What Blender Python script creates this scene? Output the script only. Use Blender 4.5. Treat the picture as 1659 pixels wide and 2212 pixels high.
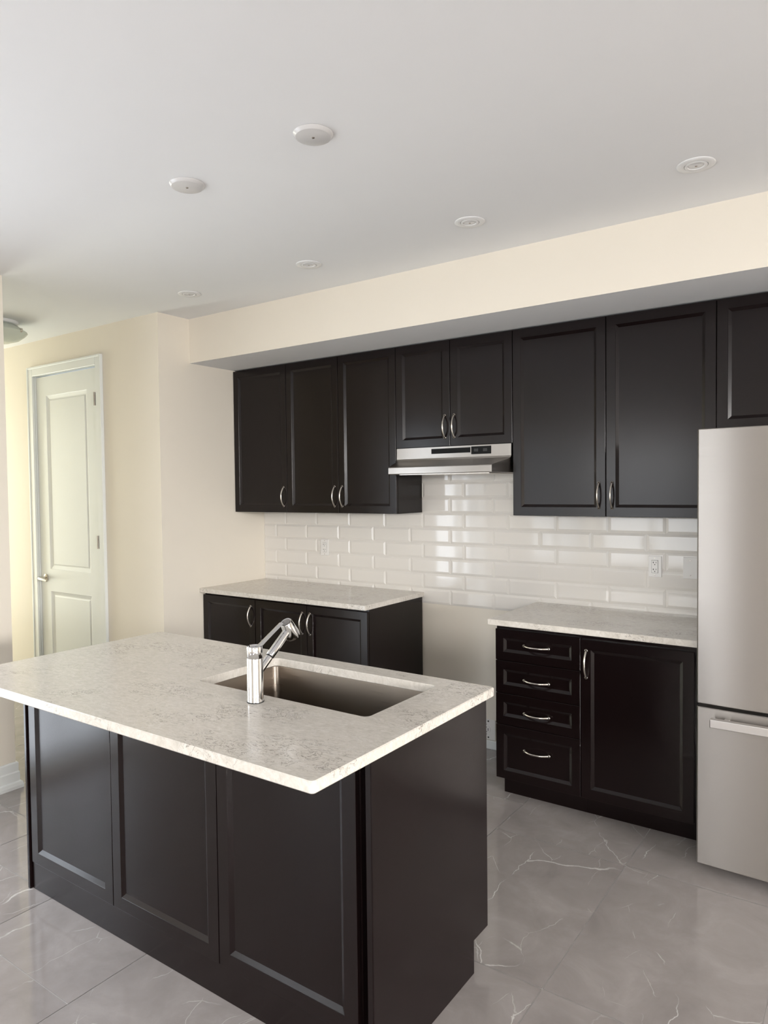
import bpy, bmesh, math, random
from mathutils import Vector, Matrix

for o in list(bpy.data.objects):
    bpy.data.objects.remove(o, do_unlink=True)
SC = bpy.context.scene
COL = SC.collection
rnd = random.Random(7)

# ------------------------------------------------------------------ camera
CAM = Vector((3.8115, -3.8593, 1.5847))
YAW, PITCH, ROLL = 0.6132, -0.0327, -0.0113
fwd = Vector((-math.sin(YAW) * math.cos(PITCH), math.cos(YAW) * math.cos(PITCH), math.sin(PITCH)))
rt = Vector((math.cos(YAW), math.sin(YAW), 0))
up = rt.cross(fwd)
R = math.cos(ROLL) * rt + math.sin(ROLL) * up
U = -math.sin(ROLL) * rt + math.cos(ROLL) * up
cd = bpy.data.cameras.new('camera')
co = bpy.data.objects.new('camera', cd)
COL.objects.link(co)
m = Matrix((R, U, -fwd)).transposed().to_4x4()
m.translation = CAM
co.matrix_world = m
cd.sensor_fit = 'HORIZONTAL'
cd.sensor_width = 36
cd.lens = 36 * 1536.1 / 1659
cd.clip_start = 0.02
SC.camera = co

# ------------------------------------------------------------------ view, world, daylight
SC.view_settings.view_transform = 'Standard'
SC.view_settings.look = 'None'
SC.view_settings.gamma = 1
SC.view_settings.use_curve_mapping = False
SC.view_settings.exposure = 0.48
w = bpy.data.worlds.new('sky')
SC.world = w
w.use_nodes = True
w.node_tree.nodes['Background'].inputs[0].default_value = (0.80, 0.90, 1.0, 1)
w.node_tree.nodes['Background'].inputs[1].default_value = 1.6


def area(name, loc, rot, sx, sy, power, col, spread=180):
    d = bpy.data.lights.new(name, 'AREA')
    d.shape = 'RECTANGLE'
    d.size, d.size_y = sx, sy
    d.energy = power
    d.color = col
    d.spread = math.radians(spread)
    o = bpy.data.objects.new(name, d)
    COL.objects.link(o)
    o.location = loc
    o.rotation_euler = rot
    return o


HP = math.pi / 2
# daylight arriving through window openings (each lamp sits just outside its opening)
area('daylight_patio', (-0.26, -3.1, 1.1), (0, -HP, 0), 2.1, 1.15, 36, (0.86, 0.92, 1.0))
area('fill_left', (-0.30, -6.0, 1.4), (0, -HP, 0), 1.8, 2.0, 15, (0.98, 0.985, 1.0))  # added fill, shining through an invented window far down the left wall
area('daylight_front', (0.85, -7.85, 1.3), (HP, 0, 0), 1.6, 2.0, 24, (0.98, 0.985, 1.0))
# high sky panels sloping light into the room; the front two are added fill
area('fill_front_wide', (5.8, -10.6, 3.2), (math.radians(86), 0, 0), 5.0, 2.6, 1050, (1.0, 0.97, 0.94))  # added to brighten surfaces facing the front, through an invented window
area('fill_front_high', (1.0, -10.6, 3.2), (math.radians(86), 0, 0), 4.0, 2.6, 150, (1.0, 0.97, 0.94))  # extra lamp added to brighten the back left of the room
area('sky_side', (13.5, -4.7, 3.2), (0, math.radians(86), 0), 2.6, 7.0, 3500, (1.0, 0.97, 0.94))
area('daylight_hall', (-3.75, -1.43, 1.3), (0, -HP, 0), 2.2, 0.85, 42, (0.98, 1.0, 0.83))


# ------------------------------------------------------------------ materials
def newmat(name):
    mt = bpy.data.materials.new(name)
    mt.use_nodes = True
    nt = mt.node_tree
    return mt, nt, nt.nodes['Principled BSDF']


def N(nt, kind, **kw):
    n = nt.nodes.new(kind)
    for k, v in kw.items():
        if k in n.inputs and not hasattr(n, k):
            n.inputs[k].default_value = v
        else:
            setattr(n, k, v)
    return n


def plain(name, col, rough=0.5, metal=0.0, spec=0.5, noise=0.0, scale=8.0, bump=0.0, bscale=300.0):
    mt, nt, b = newmat(name)
    b.inputs['Roughness'].default_value = rough
    b.inputs['Metallic'].default_value = metal
    b.inputs['Specular IOR Level'].default_value = spec
    tc = N(nt, 'ShaderNodeTexCoord')
    nz = N(nt, 'ShaderNodeTexNoise')
    nz.inputs['Scale'].default_value = scale
    nz.inputs['Detail'].default_value = 4
    nt.links.new(tc.outputs['Object'], nz.inputs['Vector'])
    rp = N(nt, 'ShaderNodeMapRange')
    rp.inputs['To Min'].default_value = 1 - noise
    rp.inputs['To Max'].default_value = 1 + noise
    nt.links.new(nz.outputs['Fac'], rp.inputs['Value'])
    mx = N(nt, 'ShaderNodeVectorMath', operation='SCALE')
    mx.inputs[0].default_value = col
    nt.links.new(rp.outputs['Result'], mx.inputs['Scale'])
    nt.links.new(mx.outputs['Vector'], b.inputs['Base Color'])
    if bump:
        n2 = N(nt, 'ShaderNodeTexNoise')
        n2.inputs['Scale'].default_value = bscale
        nt.links.new(tc.outputs['Object'], n2.inputs['Vector'])
        bp = N(nt, 'ShaderNodeBump')
        bp.inputs['Strength'].default_value = bump
        bp.inputs['Distance'].default_value = 0.001
        nt.links.new(n2.outputs['Fac'], bp.inputs['Height'])
        nt.links.new(bp.outputs['Normal'], b.inputs['Normal'])
    return mt


M = {}
M['wall'] = plain('cream_wall_paint', (0.80, 0.74, 0.64), 0.65, noise=0.01, bump=0.08, bscale=400)
M['ceil'] = plain('white_ceiling_paint', (0.83, 0.835, 0.845), 0.8, noise=0.008)
M['trim'] = plain('white_trim_paint', (0.77, 0.79, 0.775), 0.35, noise=0.01)
M['tile'] = plain('glossy_white_tile', (0.77, 0.735, 0.685), 0.06, noise=0.012, scale=3)
M['grout'] = plain('tile_grout', (0.72, 0.69, 0.64), 0.8)
M['plate'] = plain('white_plastic', (0.80, 0.78, 0.75), 0.3)
M['slot'] = plain('dark_slot', (0.03, 0.025, 0.02), 0.6)
M['black'] = plain('black_plastic', (0.005, 0.005, 0.005), 0.5, spec=0.15)
M['bar'] = plain('bright_brushed_bar', (0.72, 0.70, 0.68), 0.30, metal=1.0)
M['rubber'] = plain('black_rubber', (0.02, 0.02, 0.02), 0.6)
M['chrome'] = plain('polished_chrome', (0.70, 0.70, 0.71), 0.05, metal=1.0)
M['nickel'] = plain('satin_nickel', (0.62, 0.58, 0.53), 0.26, metal=1.0)
M['hinge'] = plain('dull_hinge_steel', (0.30, 0.27, 0.24), 0.4, metal=1.0)
M['fridgeside'] = plain('grey_painted_steel', (0.25, 0.25, 0.25), 0.5)
M['white_metal'] = plain('white_enamel', (0.80, 0.80, 0.80), 0.28)
M['disc'] = plain('grey_white_plastic', (0.64, 0.63, 0.625), 0.22)
M['opal'] = plain('opal_glass', (0.62, 0.66, 0.58), 0.2)
M['lens'] = plain('frosted_lens', (0.72, 0.72, 0.72), 0.15)


def cabinet_mat():
    mt, nt, b = newmat('espresso_wood')
    tc = N(nt, 'ShaderNodeTexCoord')
    mp = N(nt, 'ShaderNodeMapping')
    mp.inputs['Scale'].default_value = (30, 30, 1.5)
    nz = N(nt, 'ShaderNodeTexNoise')
    nz.inputs['Scale'].default_value = 3
    nz.inputs['Detail'].default_value = 6
    nt.links.new(tc.outputs['Object'], mp.inputs['Vector'])
    nt.links.new(mp.outputs['Vector'], nz.inputs['Vector'])
    cr = N(nt, 'ShaderNodeValToRGB')
    cr.color_ramp.elements[0].color = (0.0042, 0.0020, 0.0021, 1)
    cr.color_ramp.elements[1].color = (0.0072, 0.0037, 0.0036, 1)
    nt.links.new(nz.outputs['Fac'], cr.inputs['Fac'])
    nt.links.new(cr.outputs['Color'], b.inputs['Base Color'])
    b.inputs['Roughness'].default_value = 0.21
    b.inputs['Specular IOR Level'].default_value = 0.32
    bp = N(nt, 'ShaderNodeBump')
    bp.inputs['Strength'].default_value = 0.05
    bp.inputs['Distance'].default_value = 0.001
    nt.links.new(nz.outputs['Fac'], bp.inputs['Height'])
    nt.links.new(bp.outputs['Normal'], b.inputs['Normal'])
    return mt


M['cab'] = cabinet_mat()


def steel_mat(name, col, rough, vertical=True, var=0.06, aniso=0.0):
    mt, nt, b = newmat(name)
    b.inputs['Metallic'].default_value = 1
    tc = N(nt, 'ShaderNodeTexCoord')
    mp = N(nt, 'ShaderNodeMapping')
    mp.inputs['Scale'].default_value = (4, 4, 900) if vertical else (4, 900, 900)
    nz = N(nt, 'ShaderNodeTexNoise')
    nz.inputs['Scale'].default_value = 1
    nz.inputs['Detail'].default_value = 3
    nt.links.new(tc.outputs['Object'], mp.inputs['Vector'])
    nt.links.new(mp.outputs['Vector'], nz.inputs['Vector'])
    mr = N(nt, 'ShaderNodeMapRange')
    mr.inputs['To Min'].default_value = rough - var
    mr.inputs['To Max'].default_value = rough + var
    nt.links.new(nz.outputs['Fac'], mr.inputs['Value'])
    nt.links.new(mr.outputs['Result'], b.inputs['Roughness'])
    b.inputs['Base Color'].default_value = (*col, 1)
    if aniso:
        b.inputs['Anisotropic'].default_value = aniso
        tg = N(nt, 'ShaderNodeTangent', direction_type='RADIAL', axis='Z')
        nt.links.new(tg.outputs[0], b.inputs['Tangent'])
        b.inputs['Anisotropic Rotation'].default_value = 0.25
    return mt


M['steel'] = steel_mat('brushed_stainless', (0.45, 0.425, 0.40), 0.36, aniso=0.85)
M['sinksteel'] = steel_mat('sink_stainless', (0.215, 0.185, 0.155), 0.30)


def stone_mat():
    mt, nt, b = newmat('veined_quartz')
    tc = N(nt, 'ShaderNodeTexCoord')
    L = nt.links.new

    def noise(scale, detail=5, dist=0.0, rough=0.55, src=None, mscale=None):
        n = N(nt, 'ShaderNodeTexNoise')
        n.inputs['Scale'].default_value = scale
        n.inputs['Detail'].default_value = detail
        n.inputs['Distortion'].default_value = dist
        n.inputs['Roughness'].default_value = rough
        if mscale:
            mp = N(nt, 'ShaderNodeMapping')
            mp.inputs['Scale'].default_value = mscale
            mp.inputs['Rotation'].default_value = (0, 0, 0.5)
            L(tc.outputs['Object'], mp.inputs['Vector'])
            L(mp.outputs['Vector'], n.inputs['Vector'])
        else:
            L(tc.outputs['Object'], n.inputs['Vector'])
        return n.outputs['Fac']

    def ramp(fac, pts):
        r = N(nt, 'ShaderNodeValToRGB')
        e = r.color_ramp.elements
        while len(e) < len(pts):
            e.new(0.5)
        for el, (p, c) in zip(e, pts):
            el.position = p
            el.color = (*c, 1) if isinstance(c, tuple) else (c, c, c, 1)
        L(fac, r.inputs['Fac'])
        return r.outputs['Color']

    def mix(fac, a, bb):
        x = N(nt, 'ShaderNodeMix', data_type='RGBA')
        if isinstance(fac, float):
            x.inputs['Factor'].default_value = fac
        else:
            L(fac, x.inputs['Factor'])
        for s, v in ((6, a), (7, bb)):
            if isinstance(v, tuple):
                x.inputs[s].default_value = (*v, 1)
            else:
                L(v, x.inputs[s])
        return x.outputs[2]

    base = ramp(noise(34, 9, 0.9, 0.72, mscale=(1, 2.2, 1)), [(0.33, (0.56, 0.525, 0.465)), (0.52, (0.66, 0.62, 0.56)), (0.70, (0.74, 0.70, 0.645))])
    # thin dark squiggles gathered in patches
    line = ramp(noise(17, 7, 1.3, 0.62, mscale=(1, 1.7, 1)), [(0.484, 0.0), (0.5, 1.0), (0.516, 0.0)])
    patch = ramp(noise(3.3, 3, 0.4, 0.5, mscale=(1, 1.6, 1)), [(0.50, 0.0), (0.61, 0.95)])
    mm = N(nt, 'ShaderNodeMath', operation='MULTIPLY')
    L(line, mm.inputs[0])
    L(patch, mm.inputs[1])
    c1 = mix(mm.outputs[0], base, (0.17, 0.145, 0.12))
    # pale thin veins
    line2 = ramp(noise(7, 6, 1.2, 0.6, mscale=(1, 1.5, 1)), [(0.489, 0.0), (0.5, 0.4), (0.511, 0.0)])
    c2 = mix(line2, c1, (0.78, 0.76, 0.73))
    L(c2, b.inputs['Base Color'])
    b.inputs['Roughness'].default_value = 0.17
    return mt


M['stone'] = stone_mat()


def floor_mat():
    mt, nt, b = newmat('polished_grey_marble_tile')
    L = nt.links.new
    tc = N(nt, 'ShaderNodeTexCoord')
    at = N(nt, 'ShaderNodeAttribute')
    at.attribute_name = 'tilerand'
    ad = N(nt, 'ShaderNodeVectorMath', operation='MULTIPLY_ADD')
    ad.inputs[1].default_value = (7, 7, 7)
    L(at.outputs['Color'], ad.inputs[0])
    L(tc.outputs['Object'], ad.inputs[2])

    def noise(scale, detail=5, dist=0.0, rough=0.55):
        n = N(nt, 'ShaderNodeTexNoise')
        n.inputs['Scale'].default_value = scale
        n.inputs['Detail'].default_value = detail
        n.inputs['Distortion'].default_value = dist
        n.inputs['Roughness'].default_value = rough
        L(ad.outputs['Vector'], n.inputs['Vector'])
        return n.outputs['Fac']

    def ramp(fac, pts):
        r = N(nt, 'ShaderNodeValToRGB')
        e = r.color_ramp.elements
        while len(e) < len(pts):
            e.new(0.5)
        for el, (p, c) in zip(e, pts):
            el.position = p
            el.color = (*c, 1) if isinstance(c, tuple) else (c, c, c, 1)
        L(fac, r.inputs['Fac'])
        return r.outputs['Color']

    def mix(fac, a, bb):
        x = N(nt, 'ShaderNodeMix', data_type='RGBA')
        L(fac, x.inputs['Factor'])
        L(a, x.inputs[6])
        x.inputs[7].default_value = (*bb, 1)
        return x.outputs[2]

    base = ramp(noise(5, 8, 0.5, 0.62), [(0.3, (0.268, 0.243, 0.234)), (0.55, (0.318, 0.290, 0.280)), (0.75, (0.380, 0.350, 0.340))])
    def crack(scale, wid, dist, seed):
        nz_ = N(nt, 'ShaderNodeTexNoise')
        nz_.inputs['Scale'].default_value = 5
        nz_.inputs['Detail'].default_value = 5
        L(ad.outputs['Vector'], nz_.inputs['Vector'])
        va = N(nt, 'ShaderNodeVectorMath', operation='MULTIPLY_ADD')
        va.inputs[1].default_value = (dist, dist, 0)
        L(nz_.outputs['Color'], va.inputs[0])
        L(ad.outputs['Vector'], va.inputs[2])
        mp = N(nt, 'ShaderNodeMapping')
        mp.inputs['Scale'].default_value = (1.0, 0.55, 1.0)
        mp.inputs['Rotation'].default_value = (0, 0, 0.6)
        mp.inputs['Location'].default_value = (seed, seed * 1.7, 0)
        L(va.outputs['Vector'], mp.inputs['Vector'])
        v = N(nt, 'ShaderNodeTexVoronoi', feature='DISTANCE_TO_EDGE')
        v.inputs['Scale'].default_value = scale
        L(mp.outputs['Vector'], v.inputs['Vector'])
        return ramp(v.outputs['Distance'], [(0.0, 1.0), (wid, 0.0)])

    def mul(a_, b_):
        k = N(nt, 'ShaderNodeMath', operation='MULTIPLY')
        L(a_, k.inputs[0])
        L(b_, k.inputs[1])
        return k.outputs[0]

    ms = ramp(noise(3.1, 3, 0.0, 0.5), [(0.52, 0.0), (0.60, 0.95)])
    c1 = mix(mul(crack(2.1, 0.0032, 0.14, 3.1), ms), base, (0.66, 0.64, 0.62))
    ms2 = ramp(noise(4.7, 3, 0.3, 0.5), [(0.53, 0.0), (0.60, 0.8)])
    c2 = mix(mul(crack(5.5, 0.0065, 0.12, 8.3), ms2), c1, (0.58, 0.56, 0.54))
    L(c2, b.inputs['Base Color'])
    b.inputs['Roughness'].default_value = 0.10
    b.inputs['Specular IOR Level'].default_value = 0.55
    # gentle waviness of the polished face
    nz = N(nt, 'ShaderNodeTexNoise')
    nz.inputs['Scale'].default_value = 6
    L(tc.outputs['Object'], nz.inputs['Vector'])
    bp = N(nt, 'ShaderNodeBump')
    bp.inputs['Strength'].default_value = 0.12
    bp.inputs['Distance'].default_value = 0.004
    L(nz.outputs['Fac'], bp.inputs['Height'])
    L(bp.outputs['Normal'], b.inputs['Normal'])
    return mt


M['floor'] = floor_mat()
M['fgrout'] = plain('grey_floor_grout', (0.58, 0.56, 0.54), 0.75)


def glass_mat():
    mt, nt, b = newmat('clear_window_glass')
    out = nt.nodes['Material Output']
    tr = N(nt, 'ShaderNodeBsdfTransparent')
    gl = N(nt, 'ShaderNodeBsdfGlossy')
    gl.inputs['Roughness'].default_value = 0.02
    mx = N(nt, 'ShaderNodeMixShader')
    mx.inputs[0].default_value = 0.06
    nt.links.new(tr.outputs[0], mx.inputs[1])
    nt.links.new(gl.outputs[0], mx.inputs[2])
    nt.links.new(mx.outputs[0], out.inputs['Surface'])
    return mt


M['glass'] = glass_mat()


# ------------------------------------------------------------------ mesh helpers
def link(name, bm, mats, parent=None, loc=None, smooth=False, rot=None, norm=True):
    if norm:
        bmesh.ops.recalc_face_normals(bm, faces=bm.faces)
    me = bpy.data.meshes.new(name)
    bm.to_mesh(me)
    bm.free()
    if not isinstance(mats, (list, tuple)):
        mats = [mats]
    for q in mats:
        me.materials.append(q)
    if smooth:
        for p in me.polygons:
            p.use_smooth = True
        try:
            me.set_sharp_from_angle(angle=math.radians(smooth if smooth is not True else 35))
        except Exception:
            pass
    o = bpy.data.objects.new(name, me)
    COL.objects.link(o)
    if parent:
        o.parent = parent
    if loc is not None:
        o.location = loc
    if rot is not None:
        o.rotation_euler = rot
    return o


def thing(name, label, cat, loc=(0, 0, 0), group=None):
    o = bpy.data.objects.new(name, None)
    o.empty_display_size = 0.05
    COL.objects.link(o)
    o.location = loc
    return tag(o, label, cat, group)


def tag(o, label, cat, group=None):
    o['label'] = label
    o['category'] = cat
    if group:
        o['group'] = group
    return o


def struct(o):
    o['kind'] = 'structure'
    return o


def box(bm, x0, x1, y0, y1, z0, z1, bev=0.0, mi=0, seg=1):
    r = bmesh.ops.create_cube(bm, size=1)
    vs = r['verts']
    bmesh.ops.scale(bm, vec=(x1 - x0, y1 - y0, z1 - z0), verts=vs)
    bmesh.ops.translate(bm, vec=((x0 + x1) / 2, (y0 + y1) / 2, (z0 + z1) / 2), verts=vs)
    fs = set(f for v in vs for f in v.link_faces)
    for f in fs:
        f.material_index = mi
    if bev:
        es = list(set(e for v in vs for e in v.link_edges))
        r = bmesh.ops.bevel(bm, geom=es, offset=bev, segments=seg, affect='EDGES', profile=0.5)
        for f in r['faces']:
            f.material_index = mi


def loops(bm, rings, close_first=False, close_last=False, cyclic=False, mi=0):
    vr = [[bm.verts.new(p) for p in ring] for ring in rings]
    n = len(vr[0])
    pairs = list(zip(vr, vr[1:]))
    if cyclic:
        pairs.append((vr[-1], vr[0]))
    for a, b_ in pairs:
        for i in range(n):
            j = (i + 1) % n
            f = bm.faces.new((a[i], a[j], b_[j], b_[i]))
            f.material_index = mi
    if close_first:
        bm.faces.new(vr[0]).material_index = mi
    if close_last:
        bm.faces.new(list(reversed(vr[-1]))).material_index = mi
    return vr


def rect_xz(x0, x1, z0, z1, y, ins=0.0):
    return [(x0 + ins, y, z0 + ins), (x1 - ins, y, z0 + ins), (x1 - ins, y, z1 - ins), (x0 + ins, y, z1 - ins)]


def lathe(bm, prof, seg=32, axis='z', mi=0, cap0=True, cap1=True, origin=(0, 0, 0)):
    rings = []
    for r, h in prof:
        ring = []
        for i in range(seg):
            a = 2 * math.pi * i / seg
            x, y = r * math.cos(a), r * math.sin(a)
            p = {'z': (x, y, h), 'y': (x, h, y), 'x': (h, x, y)}[axis]
            ring.append((p[0] + origin[0], p[1] + origin[1], p[2] + origin[2]))
        rings.append(ring)
    loops(bm, rings, cap0, cap1, mi=mi)


def tube(bm, pts, radii, seg=12, flat=1.0, upv=Vector((0, 0, 1)), mi=0):
    pts = [Vector(p) for p in pts]
    rings = []
    for i, p in enumerate(pts):
        t = (pts[min(i + 1, len(pts) - 1)] - pts[max(i - 1, 0)]).normalized()
        s = t.cross(upv)
        if s.length < 1e-4:
            s = t.cross(Vector((1, 0, 0)))
        s.normalize()
        n = s.cross(t).normalized()
        r = radii[i] if isinstance(radii, (list, tuple)) else radii
        rings.append([tuple(p + s * r * math.cos(2 * math.pi * k / seg) + n * r * flat * math.sin(2 * math.pi * k / seg)) for k in range(seg)])
    loops(bm, rings, True, True, mi=mi)


def rrect(x0, x1, y0, y1, z, r, seg=6):
    pts = []
    for cx, cy, a0 in ((x1 - r, y1 - r, 0), (x0 + r, y1 - r, 90), (x0 + r, y0 + r, 180), (x1 - r, y0 + r, 270)):
        for i in range(seg + 1):
            a = math.radians(a0 + 90 * i / seg)
            pts.append((cx + r * math.cos(a), cy + r * math.sin(a), z))
    return pts


def copy_tree(o, parent=None):
    c = o.copy()
    COL.objects.link(c)
    c.parent = parent
    for ch in list(o.children):
        copy_tree(ch, c)
    return c


# ------------------------------------------------------------------ dimensions
CZ = 2.73            # ceiling
SZ = 2.438           # soffit of the bulkhead
BY = -0.684          # bulkhead face
DY = -0.935          # hall wall
EY = -1.915          # end of the entry wall
XR, YF, XH = 10.5, -7.6, -3.55
CT = 0.922           # worktop height
UB = 1.431           # underside of wall cabinets


# ------------------------------------------------------------------ structure
def make_floor():
    bm = bmesh.new()
    box(bm, XH, XR, YF, 0.0, -0.08, -0.0015, mi=1)
    lay = bm.loops.layers.color.new('tilerand')
    W_, P, g = 0.592, 0.8865, 0.0014
    offs = {0: -0.3, 1: -0.6, 2: -0.9, 3: -0.6, 4: -0.9, 5: -0.9}
    i0 = math.floor((XH + 0.018) / W_) - 1
    for s in range(i0, 19):
        xa, xb = -0.018 + s * W_, -0.018 + (s + 1) * W_
        oy = offs.get(s, -0.3 * (s % 3))
        y = oy + P * 2
        while y > YF:
            c = (max(xa + g, XH), min(xb - g, XR), max(y - P + g, YF), min(y - g, 0.0))
            if c[1] > c[0] and c[3] > c[2]:
                vs = [bm.verts.new(p) for p in ((c[0], c[2], 0), (c[1], c[2], 0), (c[1], c[3], 0), (c[0], c[3], 0))]
                f = bm.faces.new(vs)
                f.material_index = 0
                col = (rnd.random(), rnd.random(), rnd.random(), 1)
                for lp in f.loops:
                    lp[lay] = col
            y -= P
    return struct(link('floor', bm, [M['floor'], M['fgrout']], norm=False))


make_floor()

bm = bmesh.new()
box(bm, XH, XR, YF, 0.0, CZ, CZ + 0.1)
struct(link('ceiling', bm, M['ceil']))

bm = bmesh.new()
box(bm, -0.12, XR + 0.12, 0.0, 0.12, -0.08, CZ + 0.1)
struct(link('wall_back', bm, M['wall']))

bm = bmesh.new()
box(bm, -0.12, 0.0, DY, 0.0, -0.08, CZ)
struct(link('wall_left', bm, M['wall']))

# bulkhead over the cabinets, cream face and white underside
bm = bmesh.new()
box(bm, 0.0, XR, BY, 0.0, SZ, CZ)
for f in bm.faces:
    if f.normal.z < -0.5:
        f.material_index = 1
struct(link('wall_bulkhead', bm, [M['wall'], M['ceil']]))

# hall wall with the door opening
OX0, OX1, OZ = -1.486, -0.672, 2.465
bm = bmesh.new()
box(bm, XH, OX0 - 0.004, DY, DY + 0.12, -0.08, CZ)
box(bm, OX1 + 0.004, -0.12, DY, DY + 0.12, -0.08, CZ)
box(bm, OX0 - 0.004, OX1 + 0.004, DY, DY + 0.12, OZ + 0.004, CZ)
struct(link('wall_hall', bm, M['wall']))
bm = bmesh.new()
box(bm, XH, -0.12, EY - 0.12, EY, -0.08, CZ)
struct(link('wall_corridor', bm, M['wall']))
# hall end with glazed entry opening
bm = bmesh.new()
box(bm, XH - 0.12, XH, EY - 0.12, DY + 0.12, 2.45, CZ)
box(bm, XH - 0.12, XH, EY - 0.12, EY + 0.05, -0.08, 2.45)
box(bm, XH - 0.12, XH, DY - 0.05, DY + 0.12, -0.08, 2.45)
box(bm, XH - 0.12, XH, EY + 0.05, DY - 0.05, -0.08, 0.12)
struct(link('wall_entry', bm, M['wall']))

# near-left wall with the patio opening
PY0, PY1, PZ0, PZ1 = -3.70, -2.5, 0.03, 2.2
QY0, QY1, QZ0, QZ1 = -7.0, -5.0, 0.5, 2.3  # second opening, unseen, added to let fill light in
bm = bmesh.new()
box(bm, -0.12, 0.0, PY1, EY, -0.08, CZ)
box(bm, -0.12, 0.0, QY1, PY0, -0.08, CZ)
box(bm, -0.12, 0.0, YF, QY0, -0.08, CZ)
box(bm, -0.12, 0.0, QY0, QY1, QZ1, CZ)
box(bm, -0.12, 0.0, QY0, QY1, -0.08, QZ0)
box(bm, -0.12, 0.0, PY0, PY1, PZ1, CZ)
box(bm, -0.12, 0.0, PY0, PY1, -0.08, PZ0)
struct(link('wall_near_left', bm, M['wall']))

# front wall (behind the viewer) with a window and a wide opening added for light
FX0, FX1, FZ0, FZ1 = 0.05, 1.65, 0.3, 2.3
GX0, GX1, GZ0, GZ1 = 4.2, 7.0, 0.3, 2.4  # unseen opening added for more light from behind the viewer
bm = bmesh.new()
box(bm, -0.12, FX0, YF - 0.12, YF, -0.08, CZ)
box(bm, FX1, GX0, YF - 0.12, YF, -0.08, CZ)
box(bm, GX1, XR + 0.12, YF - 0.12, YF, -0.08, CZ)
box(bm, GX0, GX1, YF - 0.12, YF, GZ1, CZ)
box(bm, GX0, GX1, YF - 0.12, YF, -0.08, GZ0)
box(bm, FX0, FX1, YF - 0.12, YF, FZ1, CZ)
box(bm, FX0, FX1, YF - 0.12, YF, -0.08, FZ0)
struct(link('wall_front', bm, M['wall']))

RY0, RY1, RZ0, RZ1 = -6.9, -2.6, 0.2, 2.4
bm = bmesh.new()
box(bm, XR, XR + 0.12, RY1, 0.0, -0.08, CZ)
box(bm, XR, XR + 0.12, YF, RY0, -0.08, CZ)
box(bm, XR, XR + 0.12, RY0, RY1, RZ1, CZ)
box(bm, XR, XR + 0.12, RY0, RY1, -0.08, RZ0)
struct(link('wall_right', bm, M['wall']))


def window(name, a0, a1, z0, z1, c, axis, nm=2):
    """frame and panes filling an opening; axis is the direction of the wall run"""
    fr, gl = bmesh.new(), bmesh.new()
    t = 0.055

    def bx(bmx, p0, p1, q0, q1, d):
        if axis == 'x':
            box(bmx, p0, p1, c - d, c + d, q0, q1)
        else:
            box(bmx, c - d, c + d, p0, p1, q0, q1)
    bx(fr, a0, a1, z0, z0 + t, 0.04)
    bx(fr, a0, a1, z1 - t, z1, 0.04)
    for i in range(nm + 1):
        p = a0 + (a1 - a0 - t) * i / nm
        bx(fr, p, p + t, z0 + t, z1 - t, 0.04)
    root = struct(link(name, fr, M['trim']))
    for i in range(nm):
        g = bmesh.new()
        p = a0 + (a1 - a0 - t) * i / nm + t
        q = a0 + (a1 - a0 - t) * (i + 1) / nm
        bx(g, p, q, z0 + t, z1 - t, 0.004)
        link('pane', g, M['glass'], root)
    return root


window('window_1', PY0, PY1, PZ0, PZ1, -0.06, 'y', 2)
window('window_2', FX0, FX1, FZ0, FZ1, YF - 0.06, 'x', 2)
window('window_3', RY0, RY1, RZ0, RZ1, XR + 0.06, 'y', 3)
window('added_window_6', QY0, QY1, QZ0, QZ1, -0.06, 'y', 2)  # invented window, there only for the left fill lamp
window('added_window_5', GX0, GX1, GZ0, GZ1, YF - 0.06, 'x', 2)  # invented window, there only for the wide front fill lamp
window('window_4', EY + 0.05, DY - 0.05, 0.12, 2.45, XH - 0.06, 'y', 1)


def baseboard(name, path):
    """profile (depth, height) swept along a list of (x,y) points; room lies to the right of travel"""
    prof = [(0.0, 0.0), (0.028, 0.0), (0.028, 0.016), (0.024, 0.032), (0.014, 0.038), (0.014, 0.084), (0.010, 0.091), (0.010, 0.134), (0.006, 0.140), (0.0, 0.140)]
    bm = bmesh.new()
    rings = []
    n = len(path)
    for i, (x, y) in enumerate(path):
        d0 = Vector(path[i]) - Vector(path[i - 1]) if i else None
        d1 = Vector(path[i + 1]) - Vector(path[i]) if i < n - 1 else None
        nr = Vector((0, 0))
        for d in (d0, d1):
            if d is not None:
                d = d.normalized()
                nr += Vector((d.y, -d.x))
        rings.append([(x + nr.x * a, y + nr.y * a, h) for a, h in prof])
    loops(bm, rings, True, True)
    return struct(link(name, bm, M['trim']))


baseboard('baseboard_near_left', [(0.0, PY1 + 0.02), (0.0, EY), (-0.6, EY)])
baseboard('baseboard_hall', [(-0.58, DY), (0.0, DY), (0.0, -0.60)][::1])
bm = bmesh.new()
box(bm, 1.43, 2.19, -0.016, 0.0, 0.0, 0.052, 0.003)
struct(link('baseboard_back', bm, M['trim']))

# door casing
CY = DY - 0.018
bm = bmesh.new()
for x0, x1, z0, z1 in ((OX0 - 0.07, OX0, 0, OZ + 0.07), (OX1, OX1 + 0.07, 0, OZ + 0.07)):
    box(bm, x0, x1, CY, DY, z0, z1, 0.003)
    xi0, xi1 = (x0, x0 + 0.015) if x0 < OX0 - 0.01 else (x1 - 0.015, x1)
    box(bm, xi0, xi1, CY - 0.006, CY + 0.002, z0, z1, 0.002)
box(bm, OX0, OX1, CY, DY, OZ, OZ + 0.07, 0.003)
box(bm, OX0 - 0.054, OX1 + 0.054, CY - 0.006, CY + 0.002, OZ + 0.055, OZ + 0.07, 0.002)
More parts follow.
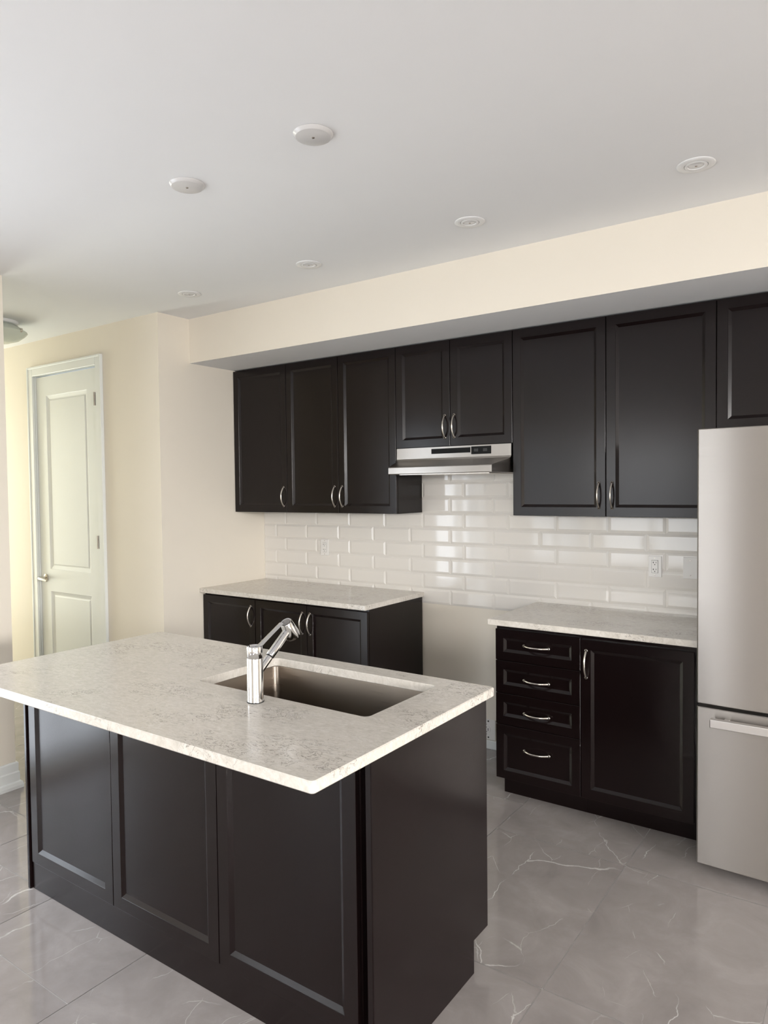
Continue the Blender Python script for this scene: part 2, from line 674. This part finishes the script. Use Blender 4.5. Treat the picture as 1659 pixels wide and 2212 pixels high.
# jambs behind the casing
box(bm, OX0 - 0.003, OX0 + 0.002, DY, DY + 0.118, 0, OZ)
box(bm, OX1 - 0.002, OX1 + 0.003, DY, DY + 0.118, 0, OZ)
box(bm, OX0 - 0.003, OX1 + 0.003, DY, DY + 0.118, OZ - 0.002, OZ + 0.003)
struct(link('trim_1', bm, M['trim']))

# door slab with two raised panels
SX0, SX1, SZ0, SZ1 = OX0 + 0.006, OX1 - 0.007, 0.008, 2.455
SY = DY + 0.012


def panel_slab(bm, x0, x1, z0, z1, yf, yb, panels, rings_def):
    xs = sorted({x0, x1, *[p[0] for p in panels], *[p[1] for p in panels]})
    zs = sorted({z0, z1, *[p[2] for p in panels], *[p[3] for p in panels]})
    for i in range(len(xs) - 1):
        for j in range(len(zs) - 1):
            cx, cz = (xs[i] + xs[i + 1]) / 2, (zs[j] + zs[j + 1]) / 2
            if any(p[0] < cx < p[1] and p[2] < cz < p[3] for p in panels):
                continue
            bm.faces.new([bm.verts.new(p) for p in rect_xz(xs[i], xs[i + 1], zs[j], zs[j + 1], yf)])
    for p in panels:
        loops(bm, [rect_xz(*p, yf + d, ins) for ins, d in rings_def], False, True)
    loops(bm, [rect_xz(x0, x1, z0, z1, yf), rect_xz(x0, x1, z0, z1, yb)], False, True)
    bmesh.ops.remove_doubles(bm, verts=bm.verts, dist=1e-5)


bm = bmesh.new()
panel_slab(bm, SX0, SX1, SZ0, SZ1, SY, SY + 0.035,
           [(-1.350, -0.822, 1.005, 2.312), (-1.350, -0.822, 0.235, 0.838)],
           [(0, 0), (0.004, 0.004), (0.026, 0.012), (0.032, 0.012), (0.040, 0.007)])
door = struct(link('door_1', bm, M['trim']))
hx, hz = -1.410, 0.936
bm = bmesh.new()
lathe(bm, [(0.030, SY), (0.030, SY - 0.008), (0.026, SY - 0.012), (0.012, SY - 0.016), (0.011, SY - 0.045)], 24, 'y', origin=(hx, 0, hz))
tube(bm, [(hx, SY - 0.045, hz), (hx + 0.004, SY - 0.058, hz), (hx + 0.05, SY - 0.062, hz - 0.004), (hx + 0.11, SY - 0.060, hz - 0.012)], [0.011, 0.013, 0.010, 0.009], 12)
dh = link('door_handle', bm, M['nickel'], door, smooth=True)
for z in (2.232, 1.233, 0.25):
    bm = bmesh.new()
    box(bm, SX1 - 0.010, SX1 + 0.006, SY - 0.004, SY + 0.001, z - 0.045, z + 0.045, 0.001)
    lathe(bm, [(0.0065, z - 0.046), (0.0065, z + 0.046)], 12, 'z', origin=(OX1 - 0.0105, CY + 0.001, 0))
    box(bm, OX1 - 0.014, OX1 - 0.006, CY + 0.003, SY + 0.001, z - 0.044, z + 0.044)
    h = link('hinge', bm, M['hinge'], door, smooth=True)


# ------------------------------------------------------------------ tiled backsplash
def backsplash():
    bm = bmesh.new()
    X0, X1, Z0, Z1 = 0.0, 3.30, 0.851, 1.80
    PX, PZ, g = 0.2965, 0.0962, 0.0011
    yb, ye, yf = -0.001, -0.0042, -0.0085
    for r in range(11):
        z0 = Z0 + r * PZ
        off = -0.0785 if r % 2 else -0.175
        for c in range(-1, 13):
            x0 = off + c * PX
            if x0 > X1 or x0 + PX < X0:
                continue
            a, b_ = x0 + g, x0 + PX - g
            d, e = z0 + g, z0 + PZ - g
            loops(bm, [rect_xz(a, b_, d, e, yb), rect_xz(a, b_, d, e, ye), rect_xz(a, b_, d, e, ye - 0.0006, 0.0012),
                       rect_xz(a, b_, d, e, yf, 0.0125), rect_xz(a, b_, d, e, yf - 0.0001, 0.014)], False, True)
    for co_, no in (((X0 + 0.001, 0, 0), (-1, 0, 0)), ((X1, 0, 0), (1, 0, 0)), ((0, 0, Z1), (0, 0, 1))):
        bmesh.ops.bisect_plane(bm, geom=bm.verts[:] + bm.edges[:] + bm.faces[:], plane_co=co_, plane_no=no, clear_outer=True)
    bmesh.ops.recalc_face_normals(bm, faces=bm.faces)
    root = link('tile_backsplash', bm, M['tile'], norm=False)
    tag(root, 'glossy white subway tile backsplash on the wall under the dark wall cabinets', 'backsplash')
    gb = bmesh.new()
    box(gb, X0 + 0.001, X1, -0.0034, -0.0005, Z0, Z1)
    link('grout', gb, M['grout'], root)
    return root


backsplash()


# ------------------------------------------------------------------ cabinet parts
DOOR_RINGS = [(0, 0.019), (0, 0.0012), (0.0012, 0), (0.046, 0), (0.0468, 0.0012), (0.0605, 0.0100), (0.0612, 0.0100)]


def front_bm(w_, h_, fr=0.046):
    """cabinet door or drawer front; x 0..w, z 0..h, face at y=0, thickness towards +y"""
    bm = bmesh.new()
    k = fr - 0.046
    rings = [rect_xz(0, w_, 0, h_, d, ins + (k if ins > 0.01 else 0)) for ins, d in DOOR_RINGS]
    loops(bm, rings, True, True)
    return bm


def pull_mesh():
    bm = bmesh.new()
    n = 16
    pts, rad = [], []
    for i in range(n + 1):
        t = -1 + 2 * i / n
        pts.append((0, -0.030 * (1 - abs(t) ** 2.2), 0.064 * t))
        rad.append(0.0046 + 0.0022 * abs(t) ** 4)
    tube(bm, pts, rad, 10, upv=Vector((1, 0, 0)))
    for s in (-1, 1):
        lathe(bm, [(0.0075, -0.004), (0.0075, 0.0)], 12, 'y', origin=(0, 0, s * 0.0635))
    bmesh.ops.recalc_face_normals(bm, faces=bm.faces)
    me = bpy.data.meshes.new('pull')
    bm.to_mesh(me)
    bm.free()
    me.materials.append(M['nickel'])
    for p in me.polygons:
        p.use_smooth = True
    return me


PULL = pull_mesh()


def add_front(root, name, x0, x1, z0, z1, y, handle=None, fr=0.046):
    """front set in root-local coordinates; handle = (x, z, vertical?)"""
    o = link(name, front_bm(x1 - x0, z1 - z0, fr), M['cab'], root, loc=(x0, y, z0))
    if handle:
        h = bpy.data.objects.new('handle', PULL)
        COL.objects.link(h)
        h.parent = o
        h.location = (handle[0] - x0, 0, handle[1] - z0)
        if not handle[2]:
            h.rotation_euler = (0, HP, 0)
        h['label'] = 'curved brushed nickel pull'
    return o


def wall_cabinet(x0, x1, z0, fronts, label, depth=0.281, zt=SZ - 0.003):
    root = thing('wall_cabinet', label, 'cabinet', ((x0 + x1) / 2, 0, z0), 'dark wall cabinets along the back wall')
    cx = (x0 + x1) / 2
    bm = bmesh.new()
    box(bm, x0 + 0.0005 - cx, x1 - 0.0005 - cx, -depth, -0.010, 0, zt - z0)
    link('cabinet_box', bm, M['cab'], root)
    for a, b_, h in fronts:
        add_front(root, 'door', a + 0.0021 - cx, b_ - 0.0021 - cx, 0.001, zt - z0 - 0.006, -depth - 0.0195,
                  (h[0] - cx, h[1] - z0, True) if h else None)
    return root


HU = 1.539   # pull height on wall cabinets
wall_cabinet(0.003, 0.508, UB, [(0.003, 0.508, (0.478, HU))], 'narrow single-door dark wall cabinet against the left cream wall')
wall_cabinet(0.508, 1.401, UB, [(0.508, 0.955, (0.922, HU)), (0.955, 1.401, (0.984, HU))], 'double-door dark wall cabinet just left of the range hood, over the outlet')
wall_cabinet(1.401, 2.163, 1.825, [(1.401, 1.776, (1.742, 1.938)), (1.776, 2.163, (1.803, 1.938))], 'short double-door dark wall cabinet directly above the range hood')
wall_cabinet(2.163, 3.177, UB, [(2.163, 2.669, (2.634, HU)), (2.669, 3.177, (2.700, HU))], 'wide double-door dark wall cabinet between the range hood and the refrigerator')
wall_cabinet(3.177, 4.115, 1.836, [(3.177, 3.646, (3.61, 1.95)), (3.646, 4.115, (3.682, 1.95))], 'dark wall cabinet above the stainless refrigerator, cut by the right edge')


# ------------------------------------------------------------------ base cabinets
BF = -0.592


def base_cabinet(x0, x1, label, group='dark base cabinets along the back wall'):
    cx = (x0 + x1) / 2
    root = thing('base_cabinet', label, 'cabinet', (cx, 0, 0), group)
    bm = bmesh.new()
    box(bm, x0 + 0.0005 - cx, x1 - 0.0005 - cx, BF, -0.020, 0.112, 0.8915)
    link('cabinet_box', bm, M['cab'], root)
    bm = bmesh.new()
    box(bm, x0 + 0.0005 - cx, x1 - 0.0005 - cx, -0.512, -0.020, 0, 0.112)
    link('toe_kick', bm, M['cab'], root)
    return root, cx


r, cx = base_cabinet(0.004, 0.502, 'narrow single-door dark base cabinet in the left corner under the left worktop')
add_front(r, 'door', 0.006 - cx, 0.500 - cx, 0.113, 0.878, BF - 0.0195, (0.462 - cx, 0.770, True))
r, cx = base_cabinet(0.502, 1.401, 'double-door dark base cabinet under the left worktop, beside the range gap')
add_front(r, 'door', 0.504 - cx, 0.9405 - cx, 0.113, 0.878, BF - 0.0195, (0.906 - cx, 0.768, True))
add_front(r, 'door', 0.944 - cx, 1.399 - cx, 0.113, 0.878, BF - 0.0195, (0.960 + 0.008 - cx, 0.768, True))
r, cx = base_cabinet(2.206, 2.648, 'dark base cabinet with four stacked drawers beside the range gap')
for z0, z1, hz_ in ((0.7155, 0.872, 0.800), (0.5495, 0.7125, 0.628), (0.3895, 0.5465, 0.462), (0.113, 0.3865, 0.275)):
    add_front(r, 'drawer', 2.208 - cx, 2.6465 - cx, z0, z1, BF - 0.0195, (2.427 - cx, hz_, False), 0.042)
r, cx = base_cabinet(2.648, 3.168, 'single-door dark base cabinet between the drawers and the refrigerator')
add_front(r, 'door', 2.650 - cx, 3.150 - cx, 0.113, 0.866, BF - 0.0195, (2.676 - cx, 0.752, True))


# ------------------------------------------------------------------ worktops
def worktop(name, x0, x1, y0, y1, label, r=0.004):
    bm = bmesh.new()
    z0, z1 = 0.8925, CT
    cx, cy = (x0 + x1) / 2, (y0 + y1) / 2
    a = (x0 - cx, x1 - cx, y0 - cy, y1 - cy)
    e = 0.0025
    rings = [rrect(a[0] + e, a[1] - e, a[2] + e, a[3] - e, 0, r), rrect(*a, e, r), rrect(*a, z1 - z0 - e, r),
             rrect(a[0] + e, a[1] - e, a[2] + e, a[3] - e, z1 - z0, r)]
    loops(bm, rings, True, True)
    o = link(name, bm, M['stone'], loc=(cx, cy, z0))
    return tag(o, label, 'countertop')


worktop('countertop', 0.002, 1.409, -0.641, -0.0095, 'pale veined stone worktop on the left base cabinets against the cream wall')
worktop('countertop', 2.177, 3.180, -0.641, -0.0095, 'pale veined stone worktop on the drawer cabinet beside the refrigerator')

# ------------------------------------------------------------------ island
IX0, IX1, IY0, IY1 = 1.012, 2.759, -2.656, -1.7335
KX0, KX1, KY0, KY1 = 1.852, 2.589, -2.2195, -1.8265


def island_top():
    bm = bmesh.new()
    z0, z1, e = 0.8915, CT, 0.003
    cx, cy = (IX0 + IX1) / 2, (IY0 + IY1) / 2
    o_ = (IX0 - cx, IX1 - cx, IY0 - cy, IY1 - cy)
    k = (KX0 - cx, KX1 - cx, KY0 - cy, KY1 - cy)
    h = z1 - z0

    def ins(a, d):
        return (a[0] + d, a[1] - d, a[2] + d, a[3] - d)
    rings = [rrect(*ins(o_, e), 0, 0.010), rrect(*o_, e, 0.011), rrect(*o_, h - e, 0.011), rrect(*ins(o_, e), h, 0.010),
             rrect(*ins(k, -0.0015), h, 0.022), rrect(*k, h - 0.0015, 0.022), rrect(*k, 0.0015, 0.022), rrect(*ins(k, -0.0015), 0, 0.022)]
    loops(bm, rings, cyclic=True)
    o = link('island_countertop', bm, M['stone'], loc=(cx, cy, z0))
    return tag(o, 'large pale veined stone island worktop with a rectangular sink cutout', 'countertop')


island_top()

isl = thing('kitchen_island', 'dark panelled kitchen island base under the sink worktop', 'island', (1.88, -2.07, 0))


def isl_part(name, bm):
    for v in bm.verts:
        v.co.x -= 1.88
        v.co.y += 2.07
    return link(name, bm, M['cab'], isl)


# carcass built as shell panels so that the sink bowl has room
bm = bmesh.new()
box(bm, 1.035, 2.678, -2.370, -2.352, 0.0, 0.8905)
box(bm, 1.0295, 2.7105, -2.3515, -2.335, 0.0, 0.8905)
box(bm, 1.0295, 2.7105, -1.775, -1.757, 0.112, 0.8905)
box(bm, 1.0295, 2.7105, -2.3345, -1.7755, 0.112, 0.130)
box(bm, 1.0295, 2.7105, -1.858, -1.842, 0.0, 0.1115)
isl_part('carcass', bm)


def end_panel(x0, x1):
    bm = bmesh.new()
    prof = [(-2.396, 0.0), (-1.842, 0.0), (-1.842, 0.109), (-1.7435, 0.109), (-1.7435, 0.8905), (-2.396, 0.8905)]
    loops(bm, [[(x0, y, z) for y, z in prof], [(x1, y, z) for y, z in prof]], True, True)
    bmesh.ops.bevel(bm, geom=[e for e in bm.edges if abs(e.verts[0].co.y + 2.396) < 1e-4 and abs(e.verts[1].co.y + 2.396) < 1e-4 and abs(e.verts[0].co.z - e.verts[1].co.z) > 0.5],
                    offset=0.0025, segments=3, affect='EDGES')
    return isl_part('end_panel', bm)


end_panel(1.012, 1.029)
end_panel(2.711, 2.731)
bm = bmesh.new()
box(bm, 1.036, 2.676, -2.386, -2.3702, 0.0, 0.108, 0.001)
isl_part('kick_board', bm)
for x0, x1 in ((1.037, 1.5780), (1.5815, 2.1285), (2.1320, 2.6735)):
    o = link('door_panel', front_bm(x1 - x0, 0.775), M['cab'], isl, loc=(x0 - 1.88, -2.3895 + 2.07, 0.110))
for k in range(3):
    xa = 1.0495 + k * 0.5500
    o = link('door', front_bm(0.546, 0.765), M['cab'], isl, loc=(xa + 0.546 - 1.88, -1.7375 + 2.07, 0.114), rot=(0, 0, math.pi))

# sink
snk = thing('kitchen_sink', 'undermount stainless steel sink set into the island worktop', 'sink', ((KX0 + KX1) / 2, (KY0 + KY1) / 2, 0.69))
sx, sy = (KX1 - KX0) / 2 + 0.004, (KY1 - KY0) / 2 + 0.004
bm = bmesh.new()
H = 0.891 - 0.69
rings = [rrect(-sx - 0.012, sx + 0.012, -sy - 0.012, sy + 0.012, H - 0.0015, 0.03), rrect(-sx, sx, -sy, sy, H - 0.0005, 0.024), rrect(-sx + 0.001, sx - 0.001, -sy + 0.001, sy - 0.001, H - 0.003, 0.024),
         rrect(-sx + 0.004, sx - 0.004, -sy + 0.004, sy - 0.004, 0.022, 0.022), rrect(-sx + 0.010, sx - 0.010, -sy + 0.010, sy - 0.010, 0.008, 0.02),
         rrect(-sx + 0.022, sx - 0.022, -sy + 0.022, sy - 0.022, 0.003, 0.015)]
loops(bm, rings, False, True)
bmesh.ops.recalc_face_normals(bm, faces=bm.faces)
bmesh.ops.reverse_faces(bm, faces=bm.faces)
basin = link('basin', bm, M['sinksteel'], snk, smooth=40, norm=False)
bm = bmesh.new()
lathe(bm, [(0.045, 0.0030), (0.045, 0.0055), (0.038, 0.006), (0.030, 0.0036), (0.001, 0.0036)], 32, 'z', origin=(0, 0.05, 0))
link('drain', bm, M['nickel'], snk, smooth=True)

# faucet (local: +y is the spout direction)
fc = thing('kitchen_faucet', 'polished chrome pull-out faucet standing on the island in front of the sink', 'faucet', (2.205, -2.288, CT))
bm = bmesh.new()
lathe(bm, [(0.0262, 0.003), (0.0255, 0.006), (0.0255, 0.137), (0.0250, 0.1385)], 48)
link('body', bm, M['chrome'], fc, smooth=True)
bm = bmesh.new()
lathe(bm, [(0.0268, 0.0), (0.0268, 0.0035)], 40)
link('base_gasket', bm, M['rubber'], fc, smooth=True)
bm = bmesh.new()
lathe(bm, [(0.0243, 0.1385), (0.0243, 0.140), (0.0252, 0.1415), (0.0252, 0.174), (0.0240, 0.1765), (0.0222, 0.1765), (0.0190, 0.1715), (0.001, 0.1700)], 48)
link('cap', bm, M['chrome'], fc, smooth=True)
# lever blade
bm = bmesh.new()
tube(bm, [(0, 0.012, 0.169), (0, 0.028, 0.176), (0, 0.075, 0.2020), (0, 0.122, 0.2270)], [0.0115, 0.0102, 0.0095, 0.0095], 16, flat=0.40, upv=Vector((0, -0.5, 0.85)))
link('lever', bm, M['chrome'], fc, smooth=50)


def sp(d):
    return (0, d, 0.129 + 0.80 * (d - 0.0645))


bm = bmesh.new()
tube(bm, [sp(0.012), sp(0.062)], [0.0125, 0.0125], 24)
link('spout_neck', bm, M['chrome'], fc, smooth=True)
bm = bmesh.new()
tube(bm, [sp(0.061), sp(0.067)], [0.0118, 0.0118], 24)
link('spout_ring', bm, M['rubber'], fc, smooth=True)
bm = bmesh.new()
tube(bm, [sp(0.066), sp(0.067), sp(0.100), sp(0.150)], [0.0128, 0.0136, 0.0140, 0.0132], 24)
link('spout', bm, M['chrome'], fc, smooth=True)
bm = bmesh.new()
hd = bmesh.new()
lathe(hd, [(0.0158, -0.001), (0.0190, 0.0), (0.0202, -0.002), (0.0232, -0.026), (0.0262, -0.054), (0.0245, -0.063), (0.018, -0.065)], 36)
rotm = Matrix.Translation((0, 0.143, 0.228)) @ Matrix.Rotation(math.radians(33), 4, 'X')
bmesh.ops.transform(hd, matrix=rotm, verts=hd.verts)
link('spray_head', hd, M['chrome'], fc, smooth=True)
bm.free()
bm = bmesh.new()
lathe(bm, [(0.0153, 0.0), (0.0153, 0.0006)], 28)
bmesh.ops.transform(bm, matrix=rotm, verts=bm.verts)
link('spray_button', bm, plain('grey_button', (0.16, 0.15, 0.145), 0.4), fc, smooth=True)

# ------------------------------------------------------------------ range hood
hood = thing('range_hood', 'stainless steel under-cabinet range hood above the empty range gap', 'range hood', (1.782, 0, 1.667))


def hood_body():
    bm = bmesh.new()

    def ring(y_front, z, xin):
        # plan outline: back corners, then front corners
        return [(-0.375, -0.010, z), (0.375, -0.010, z), (0.375, y_front + 0.0, z) if xin == 0 else (0.375 , min(y_front + 0.10, -0.06), z), (0.375 - xin, y_front, z), (-0.375 + xin, y_front, z), (-0.375, y_front, z) if xin == 0 else (-0.375, min(y_front + 0.10, -0.06), z)]
    prof = [(-0.302, 0.156, 0.0), (-0.303, 0.092, 0.0), (-0.309, 0.082, 0.001), (-0.330, 0.072, 0.008), (-0.400, 0.055, 0.028), (-0.438, 0.045, 0.038), (-0.450, 0.041, 0.0405), (-0.4535, 0.037, 0.0415), (-0.4545, 0.003, 0.042), (-0.452, 0.0, 0.042)]
    rings = []
    for yf, z, xin in prof:
        rings.append([(-0.374, -0.010, z), (0.374, -0.010, z), (0.374, max(yf, -0.302) , z), (0.374 - xin, yf - 0.0001, z), (-0.374 + xin, yf - 0.0001, z), (-0.374, max(yf, -0.302), z)])
    loops(bm, rings, True, True)
    return link('body', bm, M['steel'], hood, smooth=30)


hood_body()
bm = bmesh.new()
box(bm, 1.652 - 1.782, 1.9065 - 1.782, -0.3045, -0.3015, 0.1165, 0.1455)
for i in range(3):
    box(bm, 1.655 - 1.782, 1.9035 - 1.782, -0.3060, -0.3040, 0.121 + i * 0.008, 0.1245 + i * 0.008)
link('vent_grille', bm, M['black'], hood)
bm = bmesh.new()
box(bm, 1.9125 - 1.782, 2.036 - 1.782, -0.3050, -0.3015, 0.1055, 0.149, 0.001)
cp = link('control_panel', bm, M['black'], hood)
for xx in (1.945, 2.001):
    bm = bmesh.new()
    box(bm, xx - 0.013 - 1.782, xx + 0.013 - 1.782, -0.3085, -0.3048, 0.119, 0.137, 0.0012)
    link('rocker_switch', bm, M['rubber'], cp)
bm = bmesh.new()
box(bm, -0.29, 0.29, -0.40, -0.06, -0.004, 0.0005)
link('grease_filter', bm, M['nickel'], hood)

# ------------------------------------------------------------------ refrigerator
FRX0, FRX1 = 3.196, 4.108
fx = (FRX0 + FRX1) / 2
fr = thing('refrigerator', 'stainless steel bottom-freezer refrigerator at the right edge', 'refrigerator', (fx, -0.4, 0))


def fridge_door(x0, x1, z0, z1, name, sag=0.008):
    bm = bmesh.new()
    n = 20
    yb, ye = -0.724 + 0.4, -0.792 + 0.4
    out = [(x0 - fx, yb), ]
    for i in range(n + 1):
        t = i / n
        x = x0 + 0.006 + (x1 - x0 - 0.012) * t - fx
        out.append((x, ye - 0.004 - sag * (1 - (2 * t - 1) ** 2)))
    out.insert(1, (x0 - fx, ye + 0.003))
    out.append((x1 - fx, ye + 0.003))
    out.append((x1 - fx, yb))
    e = 0.003

    def ring(z, d):
        return [(x, y + (d if y < yb - 0.001 else 0), z) for x, y in out]
    loops(bm, [ring(z0, e), ring(z0 + e, 0), ring(z1 - e, 0), ring(z1, e)], True, True)
    return link(name, bm, M['steel'], fr, smooth=25)


bm = bmesh.new()
box(bm, FRX0 + 0.004 - fx, FRX1 - 0.004 - fx, -0.720 + 0.4, -0.03 + 0.4, 0.035, 1.792, 0.004)
link('body', bm, M['fridgeside'], fr)
fridge_door(FRX0, fx - 0.002, 0.703, 1.809, 'door')
fridge_door(fx + 0.002, FRX1, 0.703, 1.809, 'door')
fz = fridge_door(FRX0, FRX1, 0.044, 0.689, 'freezer_drawer', 0.010)
bm = bmesh.new()
box(bm, FRX0 + 0.02 - fx, FRX1 - 0.02 - fx, -0.715 + 0.4, -0.66 + 0.4, 0.012, 0.044)
link('kick_grille', bm, M['black'], fr)


def bar_handle(p0, p1, horizontal, parent):
    bm = bmesh.new()
    if horizontal:
        x0, x1, z0, z1 = p0, p1, 0.628, 0.662
        box(bm, x0, x1, -0.858 + 0.4, -0.832 + 0.4, z0, z1, 0.003, seg=2)
        for x in (x0 + 0.045, x1 - 0.065):
            box(bm, x, x + 0.02, -0.834 + 0.4, -0.800 + 0.4, z0 + 0.006, z1 - 0.006, 0.002)
    else:
        x, z0, z1 = p0[0], p0[1], p1[1]
        box(bm, x - 0.013, x + 0.013, -0.866 + 0.4, -0.842 + 0.4, z0, z1, 0.003, seg=2)
        for z in (z0 + 0.04, z1 - 0.06):
            box(bm, x - 0.008, x + 0.008, -0.844 + 0.4, -0.806 + 0.4, z, z + 0.02, 0.002)
    return link('handle', bm, M['bar'], parent)


bar_handle(3.256 - fx, 4.048 - fx, True, fz)
for o in [c for c in fr.children if c.name.startswith('door')]:
    s = -1 if min(v.co.x for v in o.data.vertices) < -0.3 else 1
    bar_handle((s * 0.045, 0.80), (s * 0.045, 1.45), False, o)
for xx in (FRX0 + 0.05, FRX1 - 0.05):
    for yy in (-0.66, -0.10):
        bm = bmesh.new()
        lathe(bm, [(0.018, 0.0), (0.018, 0.036)], 12, origin=(xx - fx, yy + 0.4, 0))
        link('foot', bm, M['rubber'], fr)


# ------------------------------------------------------------------ outlets on the tiles
def plate(name, x, z, w_, h_, label, cat, y, kind, group=None):
    root = thing(name, label, cat, (x, y, z), group)
    bm = bmesh.new()
    box(bm, -w_ / 2, w_ / 2, -0.0055, 0.0, -h_ / 2, h_ / 2, 0.002, seg=2)
    link('cover_plate', bm, M['plate'], root)
    sc = {'duplex': h_ / 2 - 0.010, 'blank': h_ / 2 - 0.018, 'range': 0.030}[kind]
    for s in (-1, 1):
        bm = bmesh.new()
        lathe(bm, [(0.0032, -0.0050), (0.0032, -0.0065), (0.0020, -0.0070)], 12, 'y', origin=(0, 0, s * sc))
        link('screw', bm, M['nickel'], root)
    if kind == 'duplex':
        bm = bmesh.new()
        box(bm, -0.0168, 0.0168, -0.0058, -0.0040, -0.0338, 0.0338)
        link('shadow_gap', bm, M['slot'], root)
        bm = bmesh.new()
        box(bm, -0.0158, 0.0158, -0.0080, -0.0040, -0.0328, 0.0328, 0.001)
        rc = link('receptacle', bm, M['plate'], root)
        for s in (0.0170, -0.0190):
            bm = bmesh.new()
            box(bm, -0.0075, -0.0050, -0.0083, -0.0060, s, s + 0.0085)
            box(bm, -0.0110, -0.0075, -0.0083, -0.0060, s + 0.003, s + 0.0055)
            box(bm, 0.0050, 0.0075, -0.0083, -0.0060, s + 0.001, s + 0.0080)
            lathe(bm, [(0.0026, -0.0060), (0.0026, -0.0083)], 12, 'y', origin=(0, 0, s - 0.0065))
            link('slots', bm, M['slot'], rc)
    if kind == 'range':
        bm = bmesh.new()
        lathe(bm, [(0.027, -0.0050), (0.027, -0.0085), (0.024, -0.0095)], 28, 'y')
        rc = link('receptacle', bm, M['plate'], root, smooth=True)
        bm = bmesh.new()
        for sx_, sz_, rx, rz in ((-0.012, 0.0, 0.002, 0.008), (0.012, 0.0, 0.002, 0.008), (0, -0.014, 0.006, 0.002), (0, 0.014, 0.004, 0.002)):
            box(bm, sx_ - rx, sx_ + rx, -0.0100, -0.007, sz_ - rz, sz_ + rz)
        link('slots', bm, M['slot'], rc)
        for sz_ in (0.050, -0.048):
            bm = bmesh.new()
            lathe(bm, [(0.0052, -0.0050), (0.0052, -0.0062)], 12, 'y', origin=(0.012, 0, sz_))
            link('knockout_hole', bm, M['slot'], root)
    return root


plate('wall_outlet', 0.590, 1.177, 0.072, 0.114, 'white duplex outlet on the tiles above the left worktop', 'outlet', -0.0087, 'duplex')
plate('wall_outlet', 2.834, 1.162, 0.066, 0.110, 'white duplex outlet on the tiles above the right worktop', 'outlet', -0.0087, 'duplex')
plate('blank_plate', 3.008, 1.163, 0.070, 0.110, 'blank white cover plate with two screws beside the refrigerator', 'cover plate', -0.0087, 'blank')
plate('range_outlet', 1.845, 0.116, 0.118, 0.122, 'white range outlet plate low on the wall in the range gap', 'outlet', -0.0005, 'range')


# ------------------------------------------------------------------ ceiling fittings
def pot_light(label):
    root = thing('recessed_light', label, 'ceiling light', (0, 0, CZ), 'small round pot lights in a row before the bulkhead')
    bm = bmesh.new()
    lathe(bm, [(0.0645, 0.0), (0.0645, -0.002), (0.062, -0.0042), (0.045, -0.0050), (0.0405, -0.0042), (0.0395, -0.0005)], 48, cap0=False, cap1=False)
    link('trim_ring', bm, M['white_metal'], root, smooth=40)
    bm = bmesh.new()
    lathe(bm, [(0.0385, -0.0002), (0.0385, -0.0052), (0.036, -0.0062), (0.029, -0.0056), (0.026, -0.0010)], 40, cap0=True, cap1=False)
    link('gimbal', bm, M['white_metal'], root, smooth=40)
    bm = bmesh.new()
    lathe(bm, [(0.0262, -0.0005), (0.0262, -0.0030), (0.018, -0.0048), (0.006, -0.0056)], 32)
    ln = link('lens', bm, M['lens'], root, smooth=40)
    bm = bmesh.new()
    lathe(bm, [(0.0045, -0.0050), (0.0045, -0.0064)], 16)
    link('led_chip', bm, plain('lamp_chip', (0.30, 0.25, 0.22), 0.4), ln)
    return root


LAB = ['pot light nearest the right edge, above the refrigerator side', 'pot light above the wide cabinet right of the range hood', 'pot light on the ceiling above the double cabinet left of the hood', 'pot light on the ceiling nearest the left cream wall']
proto = pot_light('round white ' + LAB[0])
for i, (x, y) in enumerate(((3.250, -1.098), (2.339, -1.100), (1.406, -1.081), (0.496, -1.089))):
    o = proto if i == 0 else copy_tree(proto)
    o.location = (x, y, CZ)
    o['label'] = 'round white ' + LAB[i]


def blank_disc(label):
    root = thing('ceiling_cover', label, 'ceiling cover', (0, 0, CZ), 'round blank covers on the ceiling over the island')
    bm = bmesh.new()
    lathe(bm, [(0.0650, -0.0005), (0.0650, -0.0020), (0.0640, -0.0032), (0.0575, -0.0108), (0.0560, -0.0114), (0.001, -0.0114)], 56)
    link('disc', bm, M['disc'], root, smooth=30)
    bm = bmesh.new()
    lathe(bm, [(0.0050, -0.0108), (0.0050, -0.0132), (0.0034, -0.0140)], 16)
    sw = link('screw', bm, M['nickel'], root, smooth=True)
    bm = bmesh.new()
    box(bm, -0.0034, 0.0034, -0.0009, 0.0009, -0.0144, -0.0134)
    link('screw_slot', bm, M['slot'], sw)
    return root


p2 = blank_disc('round white ceiling cover above the sink end of the island')
p2.location = (2.295, -2.077, CZ)
o = copy_tree(p2)
o.location = (1.668, -2.069, CZ)
o['label'] = 'round white ceiling cover farther left, over the left end of the island'

fl = thing('flush_ceiling_lamp', 'frosted glass flush ceiling lamp in the hall, cut off by the left wall', 'ceiling light', (-1.035, -1.43, CZ))
bm = bmesh.new()
lathe(bm, [(0.13, 0.0), (0.13, -0.018), (0.12, -0.024)], 40)
link('canopy', bm, M['white_metal'], fl, smooth=True)
bm = bmesh.new()
lathe(bm, [(0.115, -0.020), (0.150, -0.045), (0.182, -0.068), (0.184, -0.073), (0.170, -0.090), (0.135, -0.118), (0.08, -0.138), (0.001, -0.146)], 48)
link('glass_shade', bm, M['opal'], fl, smooth=60)
for k in range(3):
    a = math.radians(25 + 120 * k)
    bm = bmesh.new()
    lathe(bm, [(0.008, -0.058), (0.010, -0.066), (0.010, -0.078), (0.005, -0.083)], 14, origin=(0.182 * math.cos(a), 0.182 * math.sin(a), 0))
    link('clip', bm, M['nickel'], fl, smooth=True)
